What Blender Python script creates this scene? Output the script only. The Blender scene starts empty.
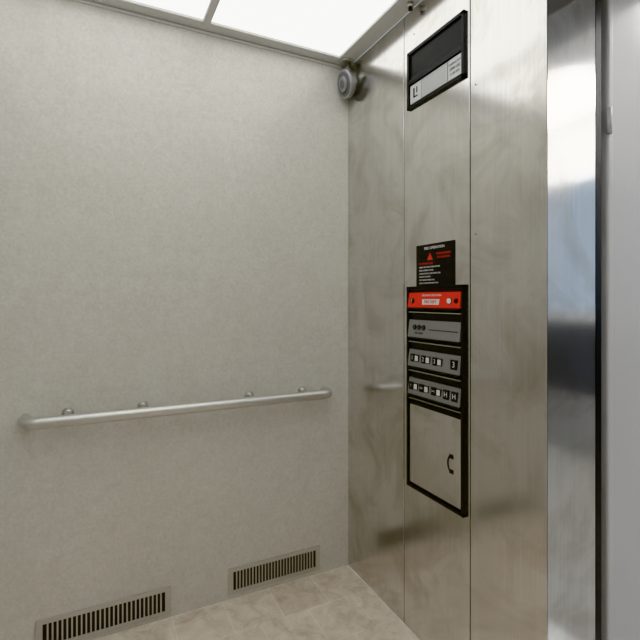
import bpy, bmesh, math, random
from mathutils import Vector, Matrix
random.seed(4)
S = bpy.context.scene
S.view_settings.view_transform = 'Khronos PBR Neutral'
S.view_settings.exposure = 0.0
S.view_settings.gamma = 1.25
COL = S.collection

# ------------------------------------------------------------ materials
def base(name, col, rough=0.5, metal=0.0, spec=0.5, emit=None, es=0):
    m = bpy.data.materials.new(name); m.use_nodes = True
    b = m.node_tree.nodes['Principled BSDF']
    b.inputs['Base Color'].default_value = (*col, 1)
    b.inputs['Roughness'].default_value = rough
    b.inputs['Metallic'].default_value = metal
    b.inputs['Specular IOR Level'].default_value = spec
    if emit:
        b.inputs['Emission Color'].default_value = (*emit, 1)
        b.inputs['Emission Strength'].default_value = es
    return m
def noise(nt, scale, detail=4, vec=None, rough=0.6, mapscale=None, dist=0):
    tc = nt.nodes.new('ShaderNodeTexCoord')
    mp = nt.nodes.new('ShaderNodeMapping')
    nt.links.new(tc.outputs['Object'], mp.inputs[0])
    if mapscale: mp.inputs['Scale'].default_value = mapscale
    n = nt.nodes.new('ShaderNodeTexNoise')
    n.inputs['Scale'].default_value = scale
    n.inputs['Detail'].default_value = detail
    n.inputs['Roughness'].default_value = rough
    n.inputs['Distortion'].default_value = dist
    nt.links.new(mp.outputs[0], n.inputs['Vector'])
    return n
def ramp(nt, src, stops):
    r = nt.nodes.new('ShaderNodeValToRGB')
    e = r.color_ramp.elements
    e[0].position, e[0].color = stops[0][0], (*stops[0][1], 1)
    e[1].position, e[1].color = stops[1][0], (*stops[1][1], 1)
    for p, c in stops[2:]:
        k = e.new(p); k.color = (*c, 1)
    nt.links.new(src, r.inputs[0]); return r
def mixc(nt, f, a, b, mode='MIX'):
    m = nt.nodes.new('ShaderNodeMix'); m.data_type = 'RGBA'; m.blend_type = mode
    if isinstance(f, float): m.inputs[0].default_value = f
    else: nt.links.new(f, m.inputs[0])
    for i, v in ((6, a), (7, b)):
        if isinstance(v, tuple): m.inputs[i].default_value = (*v, 1)
        else: nt.links.new(v, m.inputs[i])
    return m.outputs[2]

def steel(name, tang, col=(.715, .705, .685), rough=.16, aniso=.5):
    m = base(name, col, rough, 1.0)
    nt = m.node_tree; b = nt.nodes['Principled BSDF']
    t = nt.nodes.new('ShaderNodeCombineXYZ')
    for i in range(3): t.inputs[i].default_value = tang[i]
    nt.links.new(t.outputs[0], b.inputs['Tangent'])
    b.inputs['Anisotropic'].default_value = aniso
    grain = noise(nt, 1, 3, mapscale=(260, 260, 3))
    streak = noise(nt, 1, 2, mapscale=(28, 28, .5))
    smear = noise(nt, 1, 5, mapscale=(4.0, 4.0, 4.2), rough=.6, dist=.8)
    g = ramp(nt, grain.outputs[0], [(.3, tuple(c*.94 for c in col)), (.7, tuple(min(1, c*1.05) for c in col))])
    k = ramp(nt, streak.outputs[0], [(.35, (.95, .95, .95)), (.65, (1, 1, 1))])
    s = ramp(nt, smear.outputs[0], [(.36, (.80, .78, .745)), (.55, (1, 1, 1))])
    c1 = mixc(nt, 1.0, g.outputs[0], s.outputs[0], 'MULTIPLY')
    nt.links.new(mixc(nt, 1.0, c1, k.outputs[0], 'MULTIPLY'), b.inputs['Base Color'])
    mr = nt.nodes.new('ShaderNodeMapRange')
    mr.inputs[1].default_value = .3; mr.inputs[2].default_value = .7
    mr.inputs[3].default_value = rough*1.5; mr.inputs[4].default_value = rough*.85
    nt.links.new(smear.outputs[0], mr.inputs[0]); nt.links.new(mr.outputs[0], b.inputs['Roughness'])
    return m
M_steelF = steel('brushed_steel_front', (0, 1, 0))
M_steelJ = steel('polished_steel_jamb', (1, 0, 0), (.68, .685, .69), .12, .4)
M_metal = base('satin_aluminium', (.62, .61, .58), .33, 1.0)
M_rail = base('rail_aluminium', (.64, .635, .61), .38, .85)
M_black = base('black_plastic', (.005, .005, .0055), .4, spec=.3)
M_void = base('dark_void', (.004, .004, .004), .8, spec=.2)
M_screen = base('smoked_display', (.008, .0075, .007), .3, spec=.2)
M_red = base('red_plate', (.80, .03, .02), .35)
M_white = base('white_print', (.82, .82, .80), .45)
M_silver = base('button_plate_silver', (.31, .31, .31), .4, .5)
M_darkgrey = base('dark_grey_print', (.06, .06, .065), .5)
M_frame = base('ceiling_frame_paint', (.72, .715, .70), .45)
M_paint = base('painted_entrance_frame', (.56, .565, .585), .4)
M_hall = base('hall_wall_paint', (.80, .80, .79), .7)
M_hallfl = base('hall_floor_vinyl', (.34, .33, .31), .35)
M_dado = base('hall_dado_grey', (.07, .073, .08), .5)
M_dado2 = base('hall_lower_grey', (.30, .30, .30), .5)
M_slot = base('vent_shadow', (.015, .015, .015), .9)

def laminate():
    m = base('speckled_wall_laminate', (.6, .6, .56), .32, 0, .8)
    nt = m.node_tree; b = nt.nodes['Principled BSDF']
    n1 = noise(nt, 5, 8, rough=.8, dist=.4); n2 = noise(nt, 85, 5, rough=.75)
    n3 = noise(nt, 30, 6, rough=.8, dist=.5)
    a = ramp(nt, n1.outputs[0], [(.34, (.705, .688, .635)), (.66, (.765, .752, .708))])
    c = ramp(nt, n2.outputs[0], [(.38, (.89, .89, .88)), (.60, (1.0, 1.0, 1.0))])
    d = ramp(nt, n3.outputs[0], [(.34, (.915, .91, .89)), (.55, (1.0, 1.0, 1.0)), (.72, (1.04, 1.04, 1.04))])
    x = mixc(nt, 1.0, a.outputs[0], c.outputs[0], 'MULTIPLY')
    nt.links.new(mixc(nt, 1.0, x, d.outputs[0], 'MULTIPLY'), b.inputs['Base Color'])
    return m
M_wall = laminate()

def tiles():
    m = base('stone_floor_tile', (.6, .5, .4), .3)
    nt = m.node_tree; b = nt.nodes['Principled BSDF']
    tc = nt.nodes.new('ShaderNodeTexCoord')
    br = nt.nodes.new('ShaderNodeTexBrick')
    br.offset = 0.5
    br.inputs['Scale'].default_value = 1
    br.inputs['Brick Width'].default_value = .2
    br.inputs['Row Height'].default_value = .2
    br.inputs['Mortar Size'].default_value = .003
    br.inputs['Mortar Smooth'].default_value = .3
    br.inputs['Color1'].default_value = (.75, .66, .56, 1)
    br.inputs['Color2'].default_value = (.86, .78, .69, 1)
    br.inputs['Mortar'].default_value = (.90, .84, .76, 1)
    nt.links.new(tc.outputs['Object'], br.inputs['Vector'])
    n = noise(nt, 11, 8, rough=.75, dist=.8)
    r = ramp(nt, n.outputs[0], [(.35, (.76, .70, .64)), (.5, (.97, .95, .92)), (.66, (1.12, 1.11, 1.09))])
    nt.links.new(mixc(nt, 1.0, br.outputs['Color'], r.outputs[0], 'MULTIPLY'), b.inputs['Base Color'])
    bp = nt.nodes.new('ShaderNodeBump'); bp.inputs['Strength'].default_value = .2; bp.inputs['Distance'].default_value = .002
    nt.links.new(n.outputs[0], bp.inputs['Height']); nt.links.new(bp.outputs[0], b.inputs['Normal'])
    return m
M_tile = tiles()

M_diff = base('light_diffuser', (.5, .52, .52), .5, emit=(.99, 1.0, .985), es=1.28)
M_hallLight = base('hall_light', (.9, .9, .9), .5, emit=(1, .98, .95), es=14)
M_glass = base('window_glass', (.9, .95, 1), .02)
M_glass.node_tree.nodes['Principled BSDF'].inputs['Transmission Weight'].default_value = 1
M_glass.node_tree.nodes['Principled BSDF'].inputs['IOR'].default_value = 1.02

# ------------------------------------------------------------ mesh helpers
def finish(bm, name, mats, parent=None, smooth=False):
    me = bpy.data.meshes.new(name); bm.normal_update(); bm.to_mesh(me); bm.free()
    for m in (mats if isinstance(mats, (list, tuple)) else [mats]): me.materials.append(m)
    o = bpy.data.objects.new(name, me); COL.objects.link(o)
    if smooth:
        for p in me.polygons: p.use_smooth = True
    if parent: o.parent = parent
    return o
def add_box(bm, a, b, mi=0, bev=0):
    lo = [min(a[i], b[i]) for i in range(3)]; hi = [max(a[i], b[i]) for i in range(3)]
    t = bmesh.new()
    bmesh.ops.create_cube(t, size=1)
    for v in t.verts:
        v.co = Vector([(lo[i]+hi[i])/2 + v.co[i]*(hi[i]-lo[i]) for i in range(3)])
    if bev: bmesh.ops.bevel(t, geom=t.edges[:], offset=bev, segments=2, affect='EDGES', profile=.5)
    for f in t.faces: f.material_index = mi
    me = bpy.data.meshes.new('t'); t.to_mesh(me); t.free(); bm.from_mesh(me); bpy.data.meshes.remove(me)
def box(name, a, b, mat, parent=None, bev=0):
    bm = bmesh.new(); add_box(bm, a, b, 0, bev); return finish(bm, name, mat, parent)
def add_cyl(bm, p, q, r, r2=None, seg=32, mi=0, smooth=True):
    p, q = Vector(p), Vector(q); d = q-p
    M = Matrix.Translation((p+q)/2) @ d.to_track_quat('Z', 'Y').to_matrix().to_4x4()
    ret = bmesh.ops.create_cone(bm, cap_ends=True, segments=seg, radius1=r, radius2=r if r2 is None else r2, depth=d.length, matrix=M)
    fs = {f for v in ret['verts'] for f in v.link_faces}
    for f in fs:
        f.material_index = mi
        if smooth and len(f.verts) == 4: f.smooth = True
def cyl(name, p, q, r, mat, parent=None, r2=None):
    bm = bmesh.new(); add_cyl(bm, p, q, r, r2); return finish(bm, name, mat, parent)
def empty(name, loc=(0, 0, 0)):
    e = bpy.data.objects.new(name, None); COL.objects.link(e); e.empty_display_size = .05
    return e
def prism_xz(name, prof, y0, y1, mat, parent):
    bm = bmesh.new()
    a = [bm.verts.new((x, y0, z)) for x, z in prof]; b = [bm.verts.new((x, y1, z)) for x, z in prof]
    bm.faces.new(a); bm.faces.new(b[::-1])
    n = len(prof)
    for i in range(n): bm.faces.new((a[i], b[i], b[(i+1) % n], a[(i+1) % n]))
    bmesh.ops.recalc_face_normals(bm, faces=bm.faces[:])
    return finish(bm, name, mat, parent)
TM = Matrix(((0, 0, -1, 0), (-1, 0, 0, 0), (0, 1, 0, 0), (0, 0, 0, 1)))
def text(s, y, z, size, mat, parent, x, name='lettering', align='CENTER'):
    c = bpy.data.curves.new('t', 'FONT'); c.body = s; c.size = size
    c.align_x = align; c.align_y = 'CENTER'; c.extrude = .0003
    o = bpy.data.objects.new('t', c); COL.objects.link(o)
    dg = bpy.context.evaluated_depsgraph_get(); dg.update()
    me = bpy.data.meshes.new_from_object(o.evaluated_get(dg))
    bpy.data.objects.remove(o)
    me.transform(Matrix.Translation((x, y, z)) @ TM)
    me.materials.clear(); me.materials.append(mat)
    ob = bpy.data.objects.new(name, me); COL.objects.link(ob); ob.parent = parent
    return ob

H = 2.35
YJ = -1.0626      # edge of door opening
YO = -1.98        # other side of opening
YR = -2.12        # far side wall
XB = -1.56        # rear wall
# ------------------------------------------------------------ car shell
box('floor', (XB, YR, -.05), (0, 0, 0), M_tile)
box('wall_left', (XB-.03, 0, -.05), (.03, .03, 2.46), M_wall)
box('wall_right', (XB-.03, YR-.03, -.05), (.0, YR, 2.46), M_wall)
box('wall_rear', (XB-.03, YR, -.05), (XB, 0, 2.46), M_wall)

def mats_by_normal(o):
    me = o.data
    for p in me.polygons: p.material_index = 1 if abs(p.normal.y) > .6 else 0
wf = empty('wall_front')
Y1, Y2 = -.4375, -.785
g = .0014
o = box('return_panel_1', (0, Y1+g, 0), (.02, -.001, H), M_steelF, wf, .0012)
o = box('return_panel_2', (0, Y2+g, 0), (.02, Y1-g, H), M_steelF, wf, .0012)
bm = bmesh.new(); add_box(bm, (0, YJ, 0), (.205, Y2-g, H), 0, .003)
o = finish(bm, 'return_panel_3', [M_steelF, M_steelJ], wf); mats_by_normal(o)
box('panel_backing', (.021, Y2+.002, 0), (.04, 0, H), M_void, wf)
bm = bmesh.new(); add_box(bm, (0, YR, 0), (.205, YO, H), 0, .003)
o = finish(bm, 'strike_column', [M_steelF, M_steelJ], wf); mats_by_normal(o)
bm = bmesh.new(); add_box(bm, (0, YO+.001, 2.14), (.205, YJ-.001, H), 0, .002)
o = finish(bm, 'transom', [M_steelF, M_steelF], wf)
# small screws
bm = bmesh.new()
for (y, z) in ((-.81, 1.93), (-.81, 1.46), (-.50, 2.25)):
    add_cyl(bm, (.001, y, z), (-.0010, y, z), .0022, seg=12)
finish(bm, 'panel_screws', M_darkgrey, wf)

# ------------------------------------------------------------ door gap / entrance
df = empty('elevator_door_frame')
HD = 2.22
box('gap_side', (.206, YJ+.03, 0), (.262, -.7, 2.4), M_void, df)
box('seal_strip', (.206, YJ+.0005, 0), (.230, YJ+.03, 2.4), M_black, df)
box('door_edge', (.242, YJ+.010, .01), (.247, YJ+.03, 2.3), M_steelJ, df, .002)
box('gap_far', (.206, YO-.1, 0), (.262, YO-.03, 2.4), M_void, df)
box('gap_top', (.206, YO, 2.26), (.262, YJ, 2.4), M_void, df)
for nm, y0, s in (('near', YJ, 1), ('far', YO, -1)):
    box('jamb_edge_'+nm, (.262, y0, 0), (.286, y0+s*.10, HD), M_paint, df, .006)
    box('jamb_face_'+nm, (.284, y0+s*.004, 0), (.398, y0+s*.10, HD), M_paint, df, .002)
    box('jamb_casing_'+nm, (.398, y0+s*.018, 0), (.52, y0+s*.12, HD), M_paint, df, .004)
box('head', (.262, YO-.12, HD), (.52, YJ+.12, HD+.12), M_paint, df, .003)
bm = bmesh.new()
add_cyl(bm, (.262, YJ-.002, 1.735), (.262, YJ-.002, 1.81), .008)
finish(bm, 'rubber_bumper', M_paint, df)
sill = empty('door_sill')
box('sill_plate', (.001, YO, -.03), (.52, YJ, -.001), M_metal, sill)
for k in range(6):
    box('sill_groove_%d' % k, (.04+k*.07, YO+.001, -.0012), (.055+k*.07, YJ-.001, .0002), M_void, sill)

# ------------------------------------------------------------ hallway
HX0, HX1, HY0, HY1, HZ = .50, 2.45, -5.2, 1.6, 2.75
box('hall_floor', (.52, HY0, -.05), (HX1, HY1, 0), M_hallfl)
box('hall_ceiling', (.46, HY0, HZ), (HX1, HY1, HZ+.05), M_hall)
hw = empty('wall_hall_near')
box('part_a', (.46, YJ+.12, 0), (.5, HY1, HZ), M_hall, hw)
box('part_b', (.46, HY0, 0), (.5, YO-.12, HZ), M_hall, hw)
box('part_c', (.46, YO-.12, HD+.06), (.5, YJ+.12, HZ), M_hall, hw)
hf = empty('wall_hall_far')
W0, W1, WZ0, WZ1 = -3.9, -1.9, 1.12, 2.25
box('dado', (HX1-.01, HY0, .5), (HX1+.05, HY1, 1.08), M_dado, hf)
box('lower', (HX1, HY0, 0), (HX1+.05, HY1, .5), M_dado2, hf)
box('below', (HX1, HY0, 1.08), (HX1+.05, HY1, WZ0), M_hall, hf)
box('above', (HX1, HY0, WZ1), (HX1+.05, HY1, HZ), M_hall, hf)
box('side_a', (HX1, HY0, WZ0), (HX1+.05, W0, WZ1), M_hall, hf)
box('side_b', (HX1, W1, WZ0), (HX1+.05, HY1, WZ1), M_hall, hf)
win = empty('window_1')
box('pane', (HX1+.02, W0, WZ0), (HX1+.025, W1, WZ1), M_glass, win)
for k, y in enumerate((W0, (W0+W1)/2, W1)):
    box('mullion_%d' % k, (HX1-.01, y-.025, WZ0), (HX1+.05, y+.025, WZ1), M_paint, win, .003)
box('rail_top', (HX1-.01, W0, WZ1-.04), (HX1+.05, W1, WZ1), M_paint, win, .003)
box('rail_bottom', (HX1-.01, W0, WZ0), (HX1+.05, W1, WZ0+.04), M_paint, win, .003)
box('wall_hall_end', (.5, HY0-.05, 0), (HX1, HY0, HZ), M_hall)
box('wall_hall_side', (.5, HY1, 0), (HX1, HY1+.05, HZ), M_hall)
for y, lx in ((-2.75, 1.62), (-.9, 1.15)):
    e = empty('hall_ceiling_light')
    box('housing', (lx, y-.62, HZ-.03), (lx+.70, y+.62, HZ), M_paint, e)
    box('diffuser', (lx+.05, y-.57, HZ-.04), (lx+.65, y+.57, HZ-.03), M_hallLight, e)

# ------------------------------------------------------------ ceiling
ce = empty('ceiling')
box('slab', (XB, YR, 2.42), (0, 0, 2.46), M_frame, ce)
xs = [(-.078, -.662), (-.692, -1.276), (-1.306, -1.53)]
ys = [(-.06, -1.02), (-1.05, -2.05)]
bars = []
bm = bmesh.new()
xe = [0] + [v for p in xs for v in p] + [XB]
for i in range(0, len(xe), 2): add_box(bm, (xe[i], YR, H), (xe[i+1], 0, H+.035), 0, .002)
ye = [0] + [v for p in ys for v in p] + [YR]
for (a, b_) in xs:
    for i in range(0, len(ye), 2): add_box(bm, (a, ye[i], H+.001), (b_, ye[i+1], H+.034), 0, .002)
finish(bm, 'grid', M_frame, ce)
for (a, b_) in xs:
    for (c, d) in ys:
        e = empty('ceiling_light_panel')
        box('diffuser', (a+.0005, c-.0005, H+.012), (b_-.0005, d+.0005, H+.018), M_diff, e)
tr = empty('trim_1')
box('wall_cove', (XB+.001, -.006, H-.012), (-.001, -.0005, H-.0005), M_frame, tr, .001)
cl = empty('ceiling_clip')
cyl('stem', (-.028, -.515, H), (-.028, -.515, H-.018), .012, M_metal, cl)
cyl('cap', (-.028, -.515, H-.018), (-.028, -.515, H-.026), .008, M_black, cl)

# ------------------------------------------------------------ handrails
def handrail(pts, nrm, studs, dirv):
    e = empty('handrail')
    cu = bpy.data.curves.new('rail', 'CURVE'); cu.dimensions = '3D'; cu.bevel_depth = .0205; cu.bevel_resolution = 8
    sp = cu.splines.new('POLY'); sp.points.add(len(pts)-1)
    for i, p in enumerate(pts): sp.points[i].co = (*p, 1)
    cu.use_fill_caps = True
    o = bpy.data.objects.new('t', cu); COL.objects.link(o)
    dg = bpy.context.evaluated_depsgraph_get(); dg.update()
    me = bpy.data.meshes.new_from_object(o.evaluated_get(dg)); bpy.data.objects.remove(o)
    for p in me.polygons: p.use_smooth = True
    me.materials.clear(); me.materials.append(M_rail)
    r = bpy.data.objects.new('tube', me); COL.objects.link(r); r.parent = e
    bm = bmesh.new()
    n = Vector(nrm)
    for s in studs:
        s = Vector(s) + Vector((0, 0, .012))
        add_cyl(bm, s, s+n*.006, .020, .018)
        add_cyl(bm, s+n*.006, s+n*.014, .018, .010)
        add_cyl(bm, s+n*.006, s+n*.036, .009)
        add_cyl(bm, s+n*.032, s+n*.064+Vector((0, 0, -.008)), .010)
    finish(bm, 'brackets', M_rail, e)
def rail_pts(a, b, n, out, rad=.04):
    a, b, n = Vector(a), Vector(b), Vector(n); d = (b-a).normalized(); L = []
    L.append(a+n*.002); 
    for k in range(9):
        t = math.pi/2*k/8
        L.append(a + n*(out-rad) + d*rad + (-d*math.cos(t)+n*math.sin(t))*rad)
    for k in range(9):
        t = math.pi/2*(1-k/8)
        L.append(b + n*(out-rad) - d*rad + (d*math.cos(t)+n*math.sin(t))*rad)
    L.append(b+n*.002); return L
ZR = .834
def wallx(px):
    u = (px-320)/458; X = .8975*u+.441; Y = -.4408*u+.8976
    return -1.074 + 1.886/Y*X
handrail(rail_pts((-1.290, 0, ZR), (-.128, 0, ZR), (0, -1, 0), .07), (0, -1, 0),
         [(wallx(p), 0, ZR) for p in (68, 143, 249, 302)], None)
handrail(rail_pts((XB, -1.85, ZR), (XB, -.25, ZR), (1, 0, 0), .07), (1, 0, 0),
         [(XB, y, ZR) for y in (-1.7, -1.05, -.4)], None)

# ------------------------------------------------------------ vents
M_vent = base('vent_metal', (.60, .585, .55), .4, .6)
def vent(x0, x1, z0, z1):
    e = empty('air_vent')
    box('dark_back', (x0+.004, -.0015, z0+.004), (x1-.004, -.0003, z1-.004), M_slot, e)
    bm = bmesh.new(); t = .011; D = -.006; st = .017
    add_box(bm, (x0, D, z1-st), (x1, -.0005, z1), 0, .0012)
    add_box(bm, (x0, D, z0), (x1, -.0005, z0+st), 0, .0012)
    add_box(bm, (x0, D, z0+st-.001), (x0+.022, -.0005, z1-st+.001), 0, .001)
    add_box(bm, (x1-.022, D, z0+st-.001), (x1, -.0005, z1-st+.001), 0, .001)
    n = 27; a, b = x0+.022, x1-.022; p = (b-a)/n
    for k in range(1, n):
        add_box(bm, (a+p*k-.0028, D+.0008, z0+st-.001), (a+p*k+.0028, -.001, z1-st+.001))
    for xx in (x0+.010, x1-.010):
        add_cyl(bm, (xx, -.005, (z0+z1)/2), (xx, -.0075, (z0+z1)/2), .0035, seg=12)
    finish(bm, 'grille', M_vent, e)
vent(-.5755, -.150, .020, .130)
vent(-1.262, -.805, .014, .124)

# ------------------------------------------------------------ display
YA, YB = -.469, -.768
dp = empty('floor_indicator_display')
bm = bmesh.new(); z0, z1 = 1.972, 2.188; fr = .012
add_box(bm, (-.010, YA, z1-fr), (0, YB, z1), 0, .001); add_box(bm, (-.010, YA, z0), (0, YB, z0+fr), 0, .001)
add_box(bm, (-.010, YA, z0), (0, YA-fr, z1), 0, .001); add_box(bm, (-.010, YB+fr, z0), (0, YB, z1), 0, .001)
finish(bm, 'frame', M_black, dp)
box('screen', (-.003, YA-.01, 2.082), (0, YB+.01, z1-.01), M_screen, dp)
prism_xz('hood', [(0, 2.100), (-.010, 2.075), (-.010, 2.062), (0, 2.062)], YA-.01, YB+.01, M_black, dp)
M_lab = base('indicator_label', (.62, .63, .63), .4)
box('label_back', (-.002, -.480, 1.982), (0, -.757, 2.063), M_black, dp)
box('label_left', (-.005, -.484, 1.990), (0, -.546, 2.058), M_lab, dp)
box('label_mid', (-.005, -.549, 1.990), (0, -.686, 2.058), base('label_grey', (.48, .49, .49), .4), dp)
box('label_right', (-.005, -.690, 1.990), (0, -.753, 2.058), M_lab, dp)
box('icon', (-.0056, -.502, 2.012), (-.004, -.510, 2.044), M_black, dp)
box('icon_foot', (-.0056, -.502, 2.008), (-.004, -.528, 2.013), M_black, dp)
box('icon_side', (-.0056, -.520, 2.022), (-.004, -.526, 2.044), M_black, dp)
text('CAPACITY', -.722, 2.040, .012, M_black, dp, -.0055)
text('2500 LBS', -.722, 2.024, .013, M_black, dp, -.0055)
text('1135 KG', -.722, 2.007, .012, M_black, dp, -.0055)

# ------------------------------------------------------------ notice
sg = empty('fire_operation_sign')
box('plate', (-.003, -.517, 1.300), (0, -.7176, 1.453), M_black, sg, .0008)
text('FIRE OPERATION', -.617, 1.438, .014, M_white, sg, -.0035)
M_redp = base('red_print', (.62, .04, .03), .5)
bm = bmesh.new()
vs = [bm.verts.new((-.0035, y, z)) for y, z in ((-.580, 1.396), (-.610, 1.396), (-.595, 1.421))]
bm.faces.new(vs); finish(bm, 'triangle', M_redp, sg)
text('WHEN FLASHING', -.665, 1.415, .009, M_redp, sg, -.0035)
text('EXIT ELEVATOR', -.665, 1.402, .009, M_redp, sg, -.0035)
text('TO OPERATE CAR:', -.535, 1.384, .009, M_redp, sg, -.0035, align='LEFT')
for k, s in enumerate(('INSERT KEY AND TURN TO ON', 'PRESS DESIRED FLOOR', 'HOLD DOOR CLOSE UNTIL CAR', 'STARTS TO MOVE', 'TO CANCEL PRESS CALL', 'HOLD DOOR OPEN BUTTON')):
    text(s, -.535, 1.371-.0115*k, .0078, M_white, sg, -.0035, align='LEFT')

# ------------------------------------------------------------ car operating panel
cp = empty('elevator_control_panel')
bm = bmesh.new(); z0, z1 = .552, 1.303; fr = .011; D = -.012
add_box(bm, (D, YA, z1-fr), (0, YB, z1), 0, .001); add_box(bm, (D, YA, z0), (0, YB, z0+fr), 0, .001)
add_box(bm, (D, YA, z0), (0, YA-fr, z1), 0, .001); add_box(bm, (D, YB+fr, z0), (0, YB, z1), 0, .001)
finish(bm, 'frame', M_black, cp)
box('black_back', (-.002, YA-.005, .875), (0, YB+.005, z1-.004), M_black, cp)
ya, yb = YA-.013, YB+.013
rows = [(1.226, 1.280), (1.116, 1.180), (1.008, 1.070), (.904, .964)]
for k, (a, b) in enumerate(rows):
    m = M_red if k == 0 else M_silver
    prism_xz('button_tray_%d' % (k+1), [(0, a), (-.016, a), (-.008, b), (0, b)], ya, yb, m, cp)
    prism_xz('tray_lip_%d' % (k+1), [(0, a), (-.018, a), (-.018, a-.006), (0, a-.016)], ya, yb, M_black, cp)
    prism_xz('tray_trim_%d' % (k+1), [(0, a-.0165), (-.011, a-.0165), (-.011, a-.0195), (0, a-.0195)], ya, yb, M_metal, cp)
def round_btn(y, z, r, mat, ring=M_black, x=-.011):
    cyl('ring', (x+.006, y, z), (x-.003, y, z), r*1.25, ring, cp)
    cyl('button', (x, y, z), (x-.006, y, z), r, mat, cp)
def square_btn(y, z, w, h, mat, x=-.012):
    box('button_bezel', (x+.008, y-w/2-.003, z-h/2-.003), (x-.003, y+w/2+.003, z+h/2+.003), M_black, cp, .001)
    box('button', (x+.006, y-w/2, z-h/2), (x-.006, y+w/2, z+h/2), mat, cp, .0015)
# red row
box('red_label', (-.0145, -.565, 1.236), (-.005, -.655, 1.256), M_white, cp)
text('FIRE DEPT', -.610, 1.246, .015, M_redp, cp, -.0150)
text('FIREMANS OPERATION', -.613, 1.269, .010, M_white, cp, -.0125)
round_btn(-.508, 1.250, .008, M_black); box('key_slot', (-.0185, -.506, 1.243), (-.016, -.510, 1.257), M_metal, cp)
round_btn(-.705, 1.250, .009, M_white, M_black)
round_btn(-.737, 1.250, .007, M_black, M_black)
# row 2
for y in (-.520, -.545, -.570):
    round_btn(y, 1.153, .0075, M_darkgrey)
text('FAN  LIGHT', -.548, 1.132, .009, M_black, cp, -.0165)
box('inspection_line', (-.0135, -.60, 1.146), (-.008, -.745, 1.149), M_darkgrey, cp)
# row 3
for y, t in ((-.520, '1'), (-.582, '2'), (-.644, '3')):
    box('label', (-.0152, y+.022, 1.025), (-.006, y+.001, 1.053), M_black, cp)
    text(t, y+.0115, 1.039, .022, M_white, cp, -.0158)
    square_btn(y-.014, 1.039, .016, .019, M_white)
box('label', (-.0152, -.712, 1.023), (-.006, -.742, 1.055), M_black, cp)
text('3', -.727, 1.039, .028, M_white, cp, -.0158)
# row 4
for y, t in ((-.500, '!'), (-.560, '<>'), (-.625, '><')):
    box('label', (-.0152, y+.011, .920), (-.006, y-.013, .948), M_black, cp)
    text(t, y-.001, .934, .016, M_white, cp, -.0158)
    square_btn(y-.028, .934, .016, .019, M_white)
for y, t in ((-.690, 'H'), (-.730, 'H')):
    box('label', (-.0152, y+.014, .918), (-.006, y-.013, .950), M_black, cp)
    text(t, y+.001, .934, .025, M_white, cp, -.0158)
# phone door
box('door_gap', (-.002, YA-.009, .561), (0, YB+.009, .882), M_black, cp)
box('phone_door', (-.008, ya-.003, .570), (-.001, yb+.003, .864), M_steelF, cp, .0015)
# handset icon
cu = bmesh.new()
pz, py_ = .706, -.703
pr = []
N = 14
for i in range(N+1):
    t = math.radians(-62+124*i/N)
    pr.append((py_-.012+.030*math.cos(t)*.75, pz+.031*math.sin(t)))
for i in range(N):
    (a1, b1), (a2, b2) = pr[i], pr[i+1]
    w = .0035
    vv = [cu.verts.new((-.0086, a1-w, b1)), cu.verts.new((-.0086, a1+w, b1)), cu.verts.new((-.0086, a2+w, b2)), cu.verts.new((-.0086, a2-w, b2))]
    cu.faces.new(vv)
add_box(cu, (-.0086, py_+.003, pz+.018), (-.008, py_-.016, pz+.032))
add_box(cu, (-.0086, py_+.003, pz-.032), (-.008, py_-.016, pz-.018))
finish(cu, 'phone_symbol', M_black, cp)

# ------------------------------------------------------------ security camera
sc = empty('security_camera')
c = Vector((-.050, -.068, 2.235)); n = Vector((-.95, .05, -.28)).normalized()
bm = bmesh.new()
add_cyl(bm, c-n*.030, c-n*.008, .042, .062); add_cyl(bm, c-n*.008, c+n*.010, .062, .060)
finish(bm, 'housing', base('camera_grey', (.38, .39, .40), .4, .4), sc)
M_gr = base('camera_face_dark', (.15, .155, .16), .4)
bm = bmesh.new(); add_cyl(bm, c+n*.009, c+n*.0115, .052); finish(bm, 'face', M_gr, sc)
bm = bmesh.new(); add_cyl(bm, c+n*.0113, c+n*.020, .036, .030); finish(bm, 'inner_ring', base('camera_inner', (.30, .31, .32), .4, .3), sc)
bm = bmesh.new(); add_cyl(bm, c+n*.019, c+n*.0215, .020, .018); finish(bm, 'lens', M_gr, sc)
bm = bmesh.new()
add_cyl(bm, c-n*.022, Vector((-.03, -.05, H-.004)), .014); add_cyl(bm, (-.035, -.05, H-.008), (-.035, -.05, H), .034)
finish(bm, 'bracket', M_metal, sc)

# ------------------------------------------------------------ world
w = bpy.data.worlds.new('World'); S.world = w; w.use_nodes = True
w.node_tree.nodes['Background'].inputs[0].default_value = (.58, .67, .76, 1)
w.node_tree.nodes['Background'].inputs[1].default_value = .75

# ------------------------------------------------------------ camera
cd = bpy.data.cameras.new('Camera'); cam = bpy.data.objects.new('Camera', cd); COL.objects.link(cam)
cam.location = (-1.074, -1.886, 1.253)
cam.rotation_euler = (math.radians(90), 0, -math.atan2(.441, .8976))
cd.sensor_width = 36; cd.lens = 36*458/640; cd.shift_y = -20/640; cd.clip_start = .02
S.camera = cam
